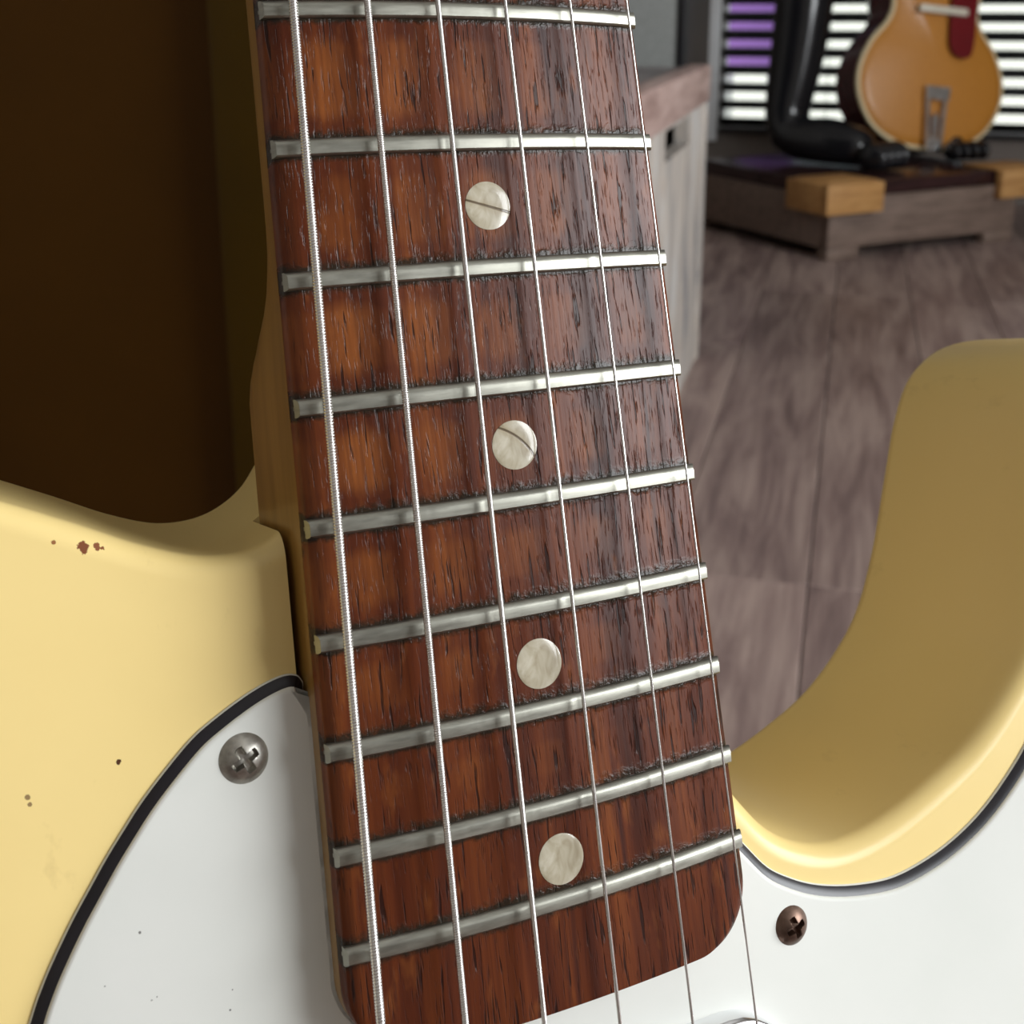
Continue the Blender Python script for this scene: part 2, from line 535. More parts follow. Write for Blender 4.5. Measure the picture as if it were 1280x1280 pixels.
# back wall with the blind's window; right wall with the window the daylight comes through
WX0, WX1, WZ0, WZ1 = -0.365, 1.45, 0.165, 2.05
boxes('wall_back', [(XL, WX0, YB, YB + 0.12, 0, ZC), (WX1, XR, YB, YB + 0.12, 0, ZC), (WX0, WX1, YB, YB + 0.12, 0, WZ0), (WX0, WX1, YB, YB + 0.12, WZ1, ZC)], M['wall'], kind='structure')
KY0, KY1, KZ0, KZ1 = -0.50, 1.12, 0.54, 1.66
boxes('wall_right', [(XR, XR + 0.12, YF, KY0, 0, ZC), (XR, XR + 0.12, KY1, YB, 0, ZC), (XR, XR + 0.12, KY0, KY1, 0, KZ0), (XR, XR + 0.12, KY0, KY1, KZ1, ZC)], M['wall_pale'], kind='structure')
box('wall_left', XL - 0.12, XL, YF, YB, 0, ZC, M['wall_pale'], kind='structure')
box('wall_front', XL, XR, YF - 0.12, YF, 0, ZC, M['wall_pale'], kind='structure')
box('ceiling', XL, XR, YF, YB, ZC, ZC + 0.1, M['ceil'], kind='structure')
trims = [(WX0 - 0.055, WX0, YB - 0.02, YB, WZ0 - 0.02, WZ1 + 0.06), (WX1, WX1 + 0.055, YB - 0.02, YB, WZ0 - 0.02, WZ1 + 0.06), (WX0, WX1, YB - 0.02, YB, WZ1, WZ1 + 0.06)]
boxes('trim_1', trims, M['trim'], bevel=0.003, kind='structure')
w1 = boxes('window_1', [(WX0, WX0 + 0.012, YB + 0.05, YB + 0.10, WZ0, WZ1), (WX1 - 0.04, WX1, YB + 0.05, YB + 0.10, WZ0, WZ1), (WX0 + 0.012, WX1 - 0.04, YB + 0.05, YB + 0.10, WZ0, WZ0 + 0.03), (WX0 + 0.04, WX1 - 0.04, YB + 0.05, YB + 0.10, WZ1 - 0.04, WZ1)], M['trim'], kind='structure')
box('window_pane', WX0 + 0.012, WX1 - 0.04, YB + 0.07, YB + 0.076, WZ0 + 0.03, WZ1 - 0.04, M['glass'], w1)
w2 = boxes('window_2', [(XR + 0.03, XR + 0.09, KY0, KY0 + 0.03, KZ0, KZ1), (XR + 0.03, XR + 0.09, KY1 - 0.03, KY1, KZ0, KZ1), (XR + 0.03, XR + 0.09, KY0, KY1, KZ0, KZ0 + 0.03), (XR + 0.03, XR + 0.09, KY0, KY1, KZ1 - 0.03, KZ1)], M['trim'], kind='structure')

# outdoors, seen between the slats
box('ground', -150, 150, YB + 0.2, 300, -0.12, -0.05, M['pave'], kind='structure')
pw = empty('purple_hoarding', (-0.38, 4.75, -0.05))
box('board', -0.115, 0.125, -0.02, 0.02, 0.325, 2.1, M['purple'], pw, 0.003)
box('post', -0.10, -0.06, 0.02, 0.06, 0, 2.0, M['trim'], pw, 0.003)
box('post', 0.06, 0.10, 0.02, 0.06, 0, 2.0, M['trim'], pw, 0.003)
tag(pw, 'purple board on posts outdoors seen between the dark blind slats', 'sign')

# window blind
bl = empty('window_blind', ((WX0 + WX1) / 2, YB + 0.005, WZ0 + 0.01))
hwid = (WX1 - WX0) / 2 - 0.006
slat0 = None
SP = 0.0465
z = 0.022
k = 0
TILT = math.radians(-29)
while z < WZ1 - WZ0 - 0.09:
    if slat0 is None:
        # gently crowned slat, 50 mm deep
        ys = np.linspace(-0.025, 0.025, 7)
        V, F = [], []
        for sx in (-hwid, hwid):
            for yy in ys:
                V.append((sx, yy, 0.0022 - 3.5 * yy * yy + 0.0014))
            for yy in ys[::-1]:
                V.append((sx, yy, 0.0022 - 3.5 * yy * yy - 0.0014))
        n = len(ys) * 2
        for i in range(n):
            F.append((i, (i + 1) % n, n + (i + 1) % n, n + i))
        F.append(tuple(range(n))[::-1]); F.append(tuple(range(n, 2 * n)))
        o = slat0 = mesh_obj('slat', V, F, M['slat'], bl, 30)
    else:
        o = bpy.data.objects.new('slat', slat0.data); COL.objects.link(o); o.parent = bl
    o.location = (0, 0, z)
    o.rotation_euler = (TILT, 0, 0)
    z += SP
    k += 1
ztop = WZ1 - WZ0 - 0.015
box('head_rail', -hwid, hwid, -0.025, 0.025, ztop - 0.045, ztop, M['slat'], bl, 0.003)
box('bottom_rail', -hwid, hwid, -0.024, 0.024, -0.008, 0.004, M['slat'], bl, 0.003)
for sx in (-0.62, 0.0, 0.62):
    box('ladder_cord', sx - 0.001, sx + 0.001, -0.001, 0.001, 0, ztop - 0.045, M['slat'], bl)
tag(bl, 'dark horizontal slat blind hanging across the bright window', 'window blind')

# ------------------------------------------------------------------ electric guitar (the subject)
RG = Matrix(((0.76129, -0.184759, 0.621532), (0.64774, 0.260336, -0.716002), (-0.02952, 0.947676, 0.317867)))
TG = Vector((-0.11361, 0.25145, 0.84244))
guitar = empty('electric_guitar')
guitar.rotation_euler = RG.to_euler()
guitar.location = TG + RG @ Vector((0, -OY / 1000, 0))
tag(guitar, 'cream blonde electric guitar with rosewood fingerboard and white pickguard', 'guitar')

def mm(P):
    P = np.array(P, float).copy()
    P[..., 1] += OY
    return P / 1000.0

SCALE = 648.0
fy = lambda n: -SCALE * (1 - 2 ** (-n / 12))
Y21 = -fy(21)
def hw(y):
    return (42.0 + 14.2 * (-y) / Y21) / 2
RAD = 184.0
def btop(x, y, w=None):
    w = hw(y) if w is None else w
    return -0.5 + np.sqrt(RAD * RAD - np.minimum(np.abs(x), w) ** 2) - math.sqrt(RAD * RAD - w * w)
YEND, RC = -468.6, 8.5
def hwc(y):
    w = hw(y)
    d = y - (YEND + RC)
    if d < 0:
        w -= RC - math.sqrt(max(RC * RC - d * d, 0))
    return w
FRETS = [fy(n) for n in range(1, 22)]

# --- body
OUT = [(13, -390.4), (19, -392.6), (22.6, -398.5), (24.2, -409), (25.5, -425), (28, -441), (33, -447.8), (36.5, -452.9), (40, -457.2), (44, -460.0), (48.5, -461.5), (53.5, -461.6), (60, -460.3), (68, -457.5),
       (77, -453.4), (85, -447.5), (91.5, -440.5), (97, -430), (102, -417), (106.5, -405.5), (111.5, -397.5), (119, -392.8), (128, -391.5), (138, -392.5), (148, -397), (155, -406), (158, -420),
       (157, -440), (152, -465), (143, -495), (136, -525), (134, -550), (138, -580), (147, -610), (156, -640), (161, -670), (161, -700), (154, -730), (140, -755), (118, -774), (90, -786), (50, -792.5), (0, -794),
       (-50, -792.5), (-90, -786), (-118, -774), (-140, -755), (-154, -730), (-161, -700), (-161, -672), (-155, -640), (-145, -610), (-134, -580), (-128, -552), (-128, -525), (-133, -495), (-140, -465),
       (-144, -440), (-143, -418), (-136, -402), (-122, -391), (-104, -386.5), (-86, -386.0), (-72, -390), (-60, -395.3), (-51.5, -399.3), (-44, -403), (-37, -405.3), (-30.5, -405.0), (-25, -402.2), (-21.4, -398.0), (-18.0, -393.0), (-12.5, -390.4), (0, -390.1)]
outline = ccw(catmull(OUT, 8))
ZT, ZB, RR, RB = -8.0, -52.0, 3.2, 4.0
DRAFT = 2.2                                   # the sides lean in a little towards the top
rings = []
dr = DRAFT * np.where((np.abs(outline[:, 0]) < 27) & (outline[:, 1] > -441), 0.0, 1.0)
for _ in range(40):
    dr = (np.roll(dr, 1) + 2 * dr + np.roll(dr, -1)) / 4
dr = dr[:, None]
for a in np.linspace(0, math.pi / 2, 6):
    o2 = inset(outline, RB * (1 - math.sin(a)))
    rings.append(np.column_stack([o2, np.full(len(o2), ZB + RB * (1 - math.cos(a)))]))
for a in np.linspace(math.pi / 2, 0, 8):
    o2 = inset(outline, dr + RR * (1 - math.sin(a)))
    rings.append(np.column_stack([o2, np.full(len(o2), ZT - RR * (1 - math.cos(a)))]))
body = rings_mesh('body', [mm(r) for r in rings], M['blonde'], guitar, None)
# neck pocket routed out of the top
GAP = 0.9
pk = [(-(hw(-470) + GAP - 4), -470.2), (hw(-470) + GAP - 4, -470.2), (hw(-464) + GAP, -466), (hw(-400) + GAP, -400), (hw(-380) + GAP, -380), (-(hw(-380) + GAP), -380), (-(hw(-400) + GAP), -400), (-(hw(-464) + GAP), -466)]
pk = ccw(np.array(pk))
cut = rings_mesh('pocket_cutter', [mm(np.column_stack([pk, np.full(len(pk), zz)])) for zz in (-24.6, 4.0)], None, guitar, None)
md = body.modifiers.new('pocket', 'BOOLEAN')
md.operation = 'DIFFERENCE'
md.solver = 'EXACT'
md.object = cut
dg = bpy.context.evaluated_depsgraph_get()
nm = bpy.data.meshes.new_from_object(body.evaluated_get(dg))
if len(nm.polygons) < 500:
    md.solver = 'FAST'
    dg = bpy.context.evaluated_depsgraph_get()
    nm = bpy.data.meshes.new_from_object(body.evaluated_get(dg))
body.modifiers.clear()
body.data = nm
bpy.data.objects.remove(cut, do_unlink=True)
for p in nm.polygons:
    p.use_smooth = True
nm.set_sharp_from_angle(angle=math.radians(38))

# --- pickguard: three plies, bevelled edge
PG_L = [(-27.8, -424.4), (-28.5, -423.4), (-30.2, -423.1), (-32.8, -423.7), (-35.8, -424.9), (-39.3, -426.7), (-42, -428.4), (-45.5, -431.5), (-48.4, -434.4), (-50.7, -437.1), (-52.8, -439.7), (-55, -442.7), (-57, -445.5), (-59.1, -448.8), (-60.7, -451.6), (-62.4, -455.3), (-66, -465), (-68.5, -480), (-68, -498), (-64, -520), (-56, -545), (-46, -563), (-38, -574)]
PG_R = [(42, -574), (56, -566), (72, -552), (90, -535), (106, -515), (116, -492), (121, -468), (121, -446), (117, -430), (112, -423), (107.5, -425), (103, -434.5), (98, -444.5), (93.5, -451.6), (88.3, -457.3), (82.2, -462.2), (76.2, -465.9), (69.6, -468.6), (63.3, -470.1), (58.3, -470.6), (53.6, -470.2), (48.5, -469.2), (44.1, -467.8), (40.4, -466), (36.7, -463.5), (33.4, -459.6), (31.2, -456.9), (29.4, -456.3), (28.95, -457.4)]
def notch():
    pts = []
    g = 0.35
    for t in np.linspace(0, 1, 12):
        a = t * math.pi / 2
        cx, cyy = hw(YEND) - RC, YEND + RC
        pts.append((cx + (RC + g) * math.cos(a), cyy - (RC + g) * math.sin(a)))
    return pts
nt = notch()
pl = catmull(PG_L, 5, False)
pr = catmull(PG_R, 5, False)
guard = np.concatenate([pl, pr, np.array([(hw(-459) + 0.4, -459.0)] + nt), np.array([(-x, y) for x, y in nt[::-1]] + [(-(hw(-459) + 0.4), -459.0), (-(hw(-440) + 0.45), -440.0), (-(hw(-431) + 0.45), -431.0), (-(hw(-428.2) + 0.42), -428.2), (-(hw(-426.2) + 0.3), -426.2)])])
# drop coincident points, make CCW
keep = [0]
for i in range(1, len(guard)):
    if np.linalg.norm(guard[i] - guard[keep[-1]]) > 0.12:
        keep.append(i)
guard = ccw(guard[keep])
pgo = empty('pickguard')
pgo.parent = guitar
def ply(name, steps, mat):
    # the neck notch stays square-cut: only the outer edge is bevelled
    rs = []
    gx, gy = guard[:, 0], guard[:, 1]
    near = np.abs(gx) < 29.4
    fac = np.where(near & (gy > -472), np.clip((gy + np.where(gx < 0, 428.0, 460.4)) / 3.2, 0, 1), 1.0)[:, None]
    for d, zz in steps:
        q = guard + (inset(guard, d) - guard) * fac
        rs.append(mm(np.column_stack([q, np.full(len(q), zz)])))
    return rings_mesh(name, rs, mat, pgo, 40)
ply('bottom_ply', [(0, -8.02), (0, -7.78), (0.15, -7.60)], M['white'])
ply('middle_ply', [(0.15, -7.60), (0.18, -7.56), (1.42, -6.72)], M['black'])
ply('top_ply', [(1.38, -6.72), (1.46, -6.55), (1.62, -6.35), (2.0, -6.25)], M['white'])

def screw(name, cx, cy, rad, rot, mat, label, zb=-6.3):
    """oval head with a cross recess, one mesh, origin at the head's seat"""
    V, F = [], []
    NR, NA = 26, 72
    V.append((0, 0, 0))
    ht = 1.35
    for i in range(1, NR + 1):
        r = rad * i / NR
        for j in range(NA):
            a = 2 * math.pi * j / NA
            x, y = r * math.cos(a), r * math.sin(a)
            zz = ht * (1 - (r / rad) ** 2.4) + 0.05
            u, v = abs(x), abs(y)
            lim = rad * 0.56
            def slot(p, q):
                return max(0.0, min(1.0, (lim - p) / 0.25)) * max(0.0, min(1.0, (0.50 * rad / 3 - q) / 0.14))
            zz -= 1.05 * max(slot(u, v), slot(v, u)) * (1 - 0.35 * r / rad)
            V.append((x, y, zz))
    V[0] = (0, 0, ht + 0.05 - 1.05)
    for j in range(NA):
        F.append((0, 1 + j, 1 + (j + 1) % NA))
    for i in range(NR - 1):
        for j in range(NA):
            a, b = 1 + i * NA + j, 1 + i * NA + (j + 1) % NA
            F.append((a, a + NA, b + NA, b))
    base = len(V)
    for j in range(NA):
        a = 2 * math.pi * j / NA
        V.append((rad * math.cos(a), rad * math.sin(a), -0.5))
    o0 = 1 + (NR - 1) * NA
    for j in range(NA):
        F.append((o0 + j, base + j, base + (j + 1) % NA, o0 + (j + 1) % NA))
    o = mesh_obj(name, (np.array(V) / 1000), F, mat, pgo, 35)
    o.location = mm((cx, cy, zb))
    o.rotation_euler = (0, 0, rot)
    o['label'] = label
    return o
screw('screw', -36.3, -431.6, 3.0, math.radians(28), M['screw'], 'tarnished grey cross-head pickguard screw')
screw('screw', 38.6, -471.9, 2.75, math.radians(18), M['rust'], 'brown rusted cross-head pickguard screw')
screw('screw', -58, -540, 2.9, 0.4, M['screw'], 'tarnished grey cross-head pickguard screw')
screw('screw', 108, -480, 2.9, 0.9, M['screw'], 'tarnished grey cross-head pickguard screw')

# --- neck pickup under its chrome cover
def stadium(hx, cy, r, n=16):
    pts = []
    for s, a0 in ((1, -math.pi / 2), (-1, math.pi / 2)):
        for t in np.linspace(0, 1, n):
            a = a0 + t * math.pi
            pts.append((s * (hx - r) + r * math.cos(a), cy + r * math.sin(a)))
    return ccw(np.array(pts))
st = stadium(35.0, -490.0, 10.0)
rings_mesh('pickup_cover', [mm(np.column_stack([inset(st, d), np.full(len(st), zz)])) for d, zz in ((0, -6.3), (0, -3.9), (0.25, -3.35), (0.7, -3.05), (1.4, -2.95))], M['chrome'], guitar, 40)
# --- bridge plate, out of frame, where the strings end
bp = boxes('bridge_plate', [tuple(np.array((-41, 41, OY - 695, OY - 606, -8, -6.5)) / 1000), tuple(np.array((-34, 34, OY - 656, OY - 640, -6.5, 2.5)) / 1000)], M['chrome'], guitar, 0.0006)

# --- neck
def neck_section(y):
    w = hwc(y)
    k = min(1.0, max(0.0, (-y - 366.0) / 24.0))          # 0 = round C profile, 1 = square heel
    k = k * k * (3 - 2 * k)
    dep = 20.5 + 1.8 * min(1, -y / 366)
    pts = []
    n = 28
    for i in range(n + 1):
        a = math.pi * i / n
        cx, sz = math.cos(a), math.sin(a)
        rx = w * abs(cx) ** 0.78 * (1 if cx >= 0 else -1)
        rz = -3.4 - (dep - 3.4) * sz ** 0.80
        qx = w * max(-1, min(1, cx * 1.55))
        qz = -3.4 - 21.0 * min(1.0, sz * 1.75)
        pts.append((rx * (1 - k) + qx * k, y, rz * (1 - k) + qz * k))
    return np.array(pts)
ysn = [2, -20, -60, -120, -180, -240, -300, -330, -350] + list(np.linspace(-362, -392, 12)) + list(np.linspace(-400, YEND + RC, 6)) + [YEND + RC * (1 - math.sin(t)) for t in np.linspace(0.15, 1.45, 9)]
S = [neck_section(y) for y in ysn]
n = len(S[0])
F = []
for k in range(len(S) - 1):
    for i in range(n):
        j = (i + 1) % n
        F.append((k * n + i, k * n + j, (k + 1) * n + j, (k + 1) * n + i))
F.append(tuple(range(n))); F.append(tuple(range((len(S) - 1) * n, len(S) * n))[::-1])
mesh_obj('neck', mm(np.concatenate(S)), F, M['maple'], guitar, 50)

# headstock, out of frame above
HS = ccw(catmull([(-21, 0), (-23, 14), (-33, 24), (-38, 60), (-34, 120), (-30, 165), (-16, 184), (6, 186), (20, 172), (18, 150), (24, 110), (25, 60), (23, 20), (21, 0)], 5))
rings_mesh('headstock', [mm(np.column_stack([HS, np.full(len(HS), zz)])) for zz in (-18, -4)], M['maple'], guitar, 35)
box('nut', *(np.array((-21.3, 21.3)) / 1000), (OY - 0.0) / 1000, (OY + 3.4) / 1000, -0.004, 0.0022, M['bone'], guitar, 0.0003)

# --- fingerboard: cambered slab with grime packed along the frets
rows = np.concatenate([np.arange(0, -320, -2.5), np.arange(-320, YEND + RC, -0.45), [YEND + RC * (1 - math.sin(t)) for t in np.linspace(0, math.pi / 2 * 0.985, 24)]])
NC = 44
ss = np.linspace(-1, 1, NC)
V, G, WEAR = [], [], []
fr = np.array(FRETS)
for y in rows:
    w = hwc(y)
    x = ss * w
    zt = btop(x, y, hw(y))
    rim = np.minimum(1, (w - np.abs(x)) / 0.9)
    edge_dist = w - np.abs(x)
    zt = zt - 0.32 * (1 - np.clip(edge_dist / 1.0, 0, 1)) ** 2
    # top columns, then side wall columns
    xs = np.concatenate([[-w * 1.0], [-w], x, [w], [w]])
    zs = np.concatenate([[-3.6], [zt[0] - 0.35], zt, [zt[-1] - 0.35], [-3.6]])
    xs[2], xs[-3] = -w + 0.25, w - 0.25
    V.append(np.column_stack([xs, np.full(len(xs), y), zs]))
    dy = y - fr
    dn = dy[np.argmin(np.abs(dy))]
    dd = abs(dn) - 1.1
    g = math.exp(-max(dd, 0) / (1.25 if dn > 0 else 0.75))
    G.append(np.full(len(xs), g))
    d3 = min(abs(dn) / 4.5, 1.0)
    bet = 0.5 - 0.5 * np.cos(2 * np.pi * (xs / (w / 2.72) + 0.5)) if y > -470 else 0
    bassy = np.clip(0.75 - xs / w * 0.35, 0, 1) * np.clip((y + 470) / 60.0, 0.15, 1)
    WEAR.append(d3 * d3 * (0.35 + 0.65 * bet) * bassy)
nc = NC + 4
V = np.concatenate(V)
G = np.concatenate(G)
F = []
for k in range(len(rows) - 1):
    for i in range(nc - 1):
        F.append((k * nc + i, (k + 1) * nc + i, (k + 1) * nc + i + 1, k * nc + i + 1))
    F.append((k * nc + nc - 1, (k + 1) * nc + nc - 1, (k + 1) * nc, k * nc))
F.append(tuple(range(nc))); F.append(tuple(range((len(rows) - 1) * nc, len(rows) * nc))[::-1])
board = mesh_obj('fingerboard', mm(V), F, M['rosewood'], guitar, 50)
at = board.data.attributes.new('grime', 'FLOAT', 'POINT')
at.data.foreach_set('value', G.astype(np.float32))
at = board.data.attributes.new('wear', 'FLOAT', 'POINT')
at.data.foreach_set('value', np.concatenate(WEAR).astype(np.float32))

# --- string lines: (x, z) at y = -341 and y = -466
STR = [  # x0, z0, x1, z1, radius, winding pitch
    (-22.87, 1.99, -25.53, 2.54, 0.585, 0.36),
    (-13.70, 2.90, -15.55, 3.65, 0.455, 0.28),
    (-4.50, 3.36, -5.65, 4.20, 0.35, 0.18),
    (4.91, 3.35, 4.42, 4.23, 0.25, 0),
    (14.73, 2.82, 15.00, 3.64, 0.195, 0),
    (24.12, 1.82, 25.19, 2.50, 0.152, 0)]
def sline(s, y):
    t = (y + 341.0) / (-466.0 + 341.0)
    return s[0] + (s[2] - s[0]) * t, s[1] + (s[3] - s[1]) * t

# --- frets: worn crowns with dents under the strings
def fret(n):
    y0 = fy(n)
    w = hw(y0) + 0.12
    detail = n >= 12
    NX = 150 if detail else 16
    prof = [(-1.12, -0.35), (-1.12, 0.10), (-1.03, 0.45), (-0.84, 0.67), (-0.3, 0.725), (0.25, 0.735), (0.50, 0.70), (0.82, 0.52), (1.02, 0.30), (1.12, 0.05), (1.12, -0.35)]
    xs = np.linspace(-w, w, NX)
    r2 = np.random.default_rng(n)
    V = []
    wob = r2.normal(0, 0.012, NX)
    dents = []
    for s in STR[:5]:
        sx = sline(s, y0)[0]
        dents.append((sx + r2.uniform(-.3, .3), r2.uniform(0.03, 0.09) * (1.0 if n < 18 else 0.6), r2.uniform(0.5, 1.2)))
    for i, x in enumerate(xs):
        dent = sum(d * math.exp(-((x - c) / s) ** 4) for c, d, s in dents) if detail else 0
        for (yy, zz) in prof:
            h = max(zz, 0)
            xe = x
            if i < 1: xe = x + 0.55 * h
            if i > NX - 2: xe = x - 0.55 * h
            zc = btop(np.array(xe), y0, hw(y0)) + min(zz, 0.745 - dent + (wob[i] if zz > 0.6 else 0) - (0.03 if zz < 0.7 else 0))
            V.append((xe, y0 + yy, float(zc)))
    m = len(prof)
    F = []
    for i in range(NX - 1):
        for j in range(m):
            k = (j + 1) % m
            F.append((i * m + j, i * m + k, (i + 1) * m + k, (i + 1) * m + j))
    F.append(tuple(range(m))[::-1]); F.append(tuple(range((NX - 1) * m, NX * m)))
    b = len(V)
    # tang: the thin blade that shows in the slot at the board's edge
    tv, tf = box_vf(-w + 0.11, w - 0.11, y0 - 0.22, y0 + 0.22, -1.7, -0.6)
    V += tv
    F += [tuple(b + q for q in f) for f in tf]
    return mesh_obj('fret', mm(V), F, M['fret'], board, 28)
for nn in range(1, 22):
    fret(nn)

# --- dot inlays
def dot(y, mat, rad=3.22):
    V, F = [], []
    prof = [(0.0, 0.10), (0.55, 0.10), (0.88, 0.085), (0.97, 0.03), (1.0, -0.6)]
    NA = 40
    zc = float(btop(np.array(0.0), y))
    V.append((0, 0, 0.12))
    for r, zz in prof[1:]:
        for j in range(NA):
            a = 2 * math.pi * j / NA
            x = r * rad * math.cos(a)
            V.append((x, r * rad * math.sin(a), zz - x * x / (2 * RAD) + 0.02))
    for j in range(NA):
        F.append((0, 1 + j, 1 + (j + 1) % NA))
    for i in range(len(prof) - 2):
        for j in range(NA):
            a, b = 1 + i * NA + j, 1 + i * NA + (j + 1) % NA
            F.append((a, a + NA, b + NA, b))
    o = mesh_obj('inlay_dot', np.array(V) / 1000, F, mat, board, 40)
    o.location = mm((0.12, y, zc))
    return o
for n_, yy, mt in ((15, -367.6, 'pearl_c1'), (17, -398.4, 'pearl_c2'), (19, -426.1, 'pearl'), (21, -450.5, 'pearl')):
    o = dot(yy, M[mt])
    if mt == 'pearl_c1': o['label'] = 'pearly round inlay cracked across'
    if mt == 'pearl_c2': o['label'] = 'pearly round inlay with a curved crack'
for n_ in (3, 5, 7, 9):
    dot((fy(n_) + fy(n_ - 1)) / 2, M['pearl'])

# --- strings
def string(i, s):
    R, p = s[4], s[5]
    ya, yb = -300.0, -520.0
    if p:
        step = p / (6 if p > 0.2 else 4)
        ys = np.concatenate([np.linspace(1, ya, 30)[:-1], np.arange(ya, yb, -step), np.linspace(yb, -648, 12)[1:]])
        sides = 14 if i == 0 else 10
    else:
        ys = np.linspace(1, -648, 40)
        sides = 12
    a = np.linspace(0, 2 * np.pi, sides, endpoint=False)
    t = (ys + 341.0) / (-125.0)
    X = s[0] + (s[2] - s[0]) * t
    Z = s[1] + (s[3] - s[1]) * t
    rr = np.full((len(ys), sides), R)
    if p:
        ph = np.pi * ys[:, None] / p + a[None, :] / 2
        bumpy = np.sqrt(np.abs(np.sin(ph)))
        amp = min(0.5 * p, 0.19)
        msk = ((ys < ya) & (ys > yb))[:, None]
        rr = np.where(msk, R - amp * (1 - bumpy), R)
    V = np.stack([X[:, None] + rr * np.cos(a), np.repeat(ys[:, None], sides, 1), Z[:, None] + rr * np.sin(a)], -1).reshape(-1, 3)
    nr = len(ys)
    idx = np.arange(nr * sides).reshape(nr, sides)
    q = np.stack([idx[:-1], idx[1:], np.roll(idx, -1, 1)[1:], np.roll(idx, -1, 1)[:-1]], -1).reshape(-1, 4)
    me = bpy.data.meshes.new('string')
    Vm = mm(V).astype(np.float32)
    me.vertices.add(len(Vm)); me.vertices.foreach_set('co', Vm.ravel())
    me.loops.add(q.size); me.loops.foreach_set('vertex_index', q.ravel().astype(np.int32))
    me.polygons.add(len(q)); me.polygons.foreach_set('loop_start', np.arange(0, q.size, 4, dtype=np.int32))
    me.update(calc_edges=True); me.validate()
    o = link('string', me, M['wound'] if p else M['plain'], guitar, 180)
    o['label'] = ['thickest wound string with visible windings', 'wound string with fine windings', 'thin wound string', 'plain steel string', 'thin plain steel string', 'thinnest plain steel string'][i]
for i, s in enumerate(STR):
    string(i, s)

# --- floor stand that carries the guitar, below the frame
gs = empty('guitar_stand', (0.04, 0.13, 0))
tag(gs, 'black tubular stand carrying the cream electric guitar under its body', 'stand')
def gw(x, y, z):                                  # guitar millimetres to the stand's own frame
    v = TG + RG @ Vector((x / 1000, y / 1000, z / 1000)) - Vector((0.04, 0.13, 0))
    return (v.x, v.y, v.z)
ctr = gw(0, -780, -75)
tube('upright', [gw(0, -560, -62), gw(0, -700, -66), ctr, (ctr[0], ctr[1], 0.03)], 0.009, M['steel'], gs)
for sx in (-1, 1):
    tube('cradle_arm', [ctr, gw(sx * 60, -803, -70), gw(sx * 75, -799, -40), gw(sx * 75, -798, -5), gw(sx * 75, -780, 2)], 0.009, M['steel'], gs)
for ang in (100, 220, 340):
    a = math.radians(ang)
    tube('leg', [(ctr[0], ctr[1], 0.05), (ctr[0] + 0.22 * math.cos(a), ctr[1] + 0.22 * math.sin(a), 0.009)], 0.008, M['steel'], gs)

# ------------------------------------------------------------------ brown cabinet behind the neck
cb = empty('brown_cabinet', (-0.56, 0.77, 0))
box('carcass', -0.36, 0.36, -0.145, 0.15, 0.0, 1.02, M['brown'], cb, 0.004)
box('front_panel', -0.355, 0.232, -0.150, -0.143, 0.0, 1.02, M['brown'], cb, 0.002)
box('stile', 0.232, 0.362, -0.162, -0.143, 0.0, 1.02, M['stile'], cb, 0.006)
tag(cb, 'dark brown plain cabinet standing behind the guitar neck', 'cabinet')

# ------------------------------------------------------------------ weathered crate
CX0, CX1, CY0, CY1, CH = -0.74, -0.208, 0.965, 1.845, 0.432
cr = empty('wooden_crate', ((CX0 + CX1) / 2, (CY0 + CY1) / 2, 0))
ox, oy = (CX0 + CX1) / 2, (CY0 + CY1) / 2
def cbx(name, x0, x1, y0, y1, z0, z1, mat, bev=0.004):
    return box(name, x0 - ox, x1 - ox, y0 - oy, y1 - oy, z0, z1, mat, cr, bev)
RIM = 0.052
sy0, sy1, sz0, sz1 = 1.455, 1.675, 0.338, 0.3745          # hand slot in the side
def cbs(name, lst, mat, bev=0.003):
    return boxes(name, [(a - ox, b - ox, c - oy, d - oy, e, f) for a, b, c, d, e, f in lst], mat, cr, bev)
cbs('side_panel', [(CX1 - 0.02, CX1, CY0, sy0, 0, CH - RIM), (CX1 - 0.02, CX1, sy1, CY1, 0, CH - RIM), (CX1 - 0.02, CX1, sy0, sy1, 0, sz0), (CX1 - 0.02, CX1, sy0, sy1, sz1, CH - RIM)], M['crate_paint'], 0.0)
cbx('side_panel', CX0, CX0 + 0.02, CY0, CY1, 0, CH - RIM, M['crate_paint'])
cbx('end_panel', CX0 + 0.02, CX1 - 0.02, CY0, CY0 + 0.02, 0, CH - 0.028, M['crate_paint'])
cbx('end_panel', CX0 + 0.02, CX1 - 0.02, CY1 - 0.02, CY1, 0, CH - 0.028, M['crate_paint'])
cbx('bottom_panel', CX0 + 0.02, CX1 - 0.02, CY0 + 0.02, CY1 - 0.02, 0.0, 0.02, M['crate_rim'])
cbx('rim_board', CX1 - 0.026, CX1 + 0.006, CY0, CY1 + 0.004, CH - RIM, CH, M['crate_rim'])
cbx('rim_board', CX0 - 0.006, CX0 + 0.026, CY0, CY1 + 0.004, CH - RIM, CH, M['crate_rim'])
cbx('lid_panel', CX0 + 0.026, CX1 - 0.026, CY0, CY1 + 0.004, CH - 0.03, CH - 0.004, M['crate_top'])
cbx('corner_post', CX1 - 0.004, CX1 + 0.004, CY1 - 0.022, CY1 + 0.004, 0, CH - RIM, M['crate_paint'], 0.002)
tag(cr, 'weathered grey wooden crate with a hand slot and worn brown rim', 'crate')

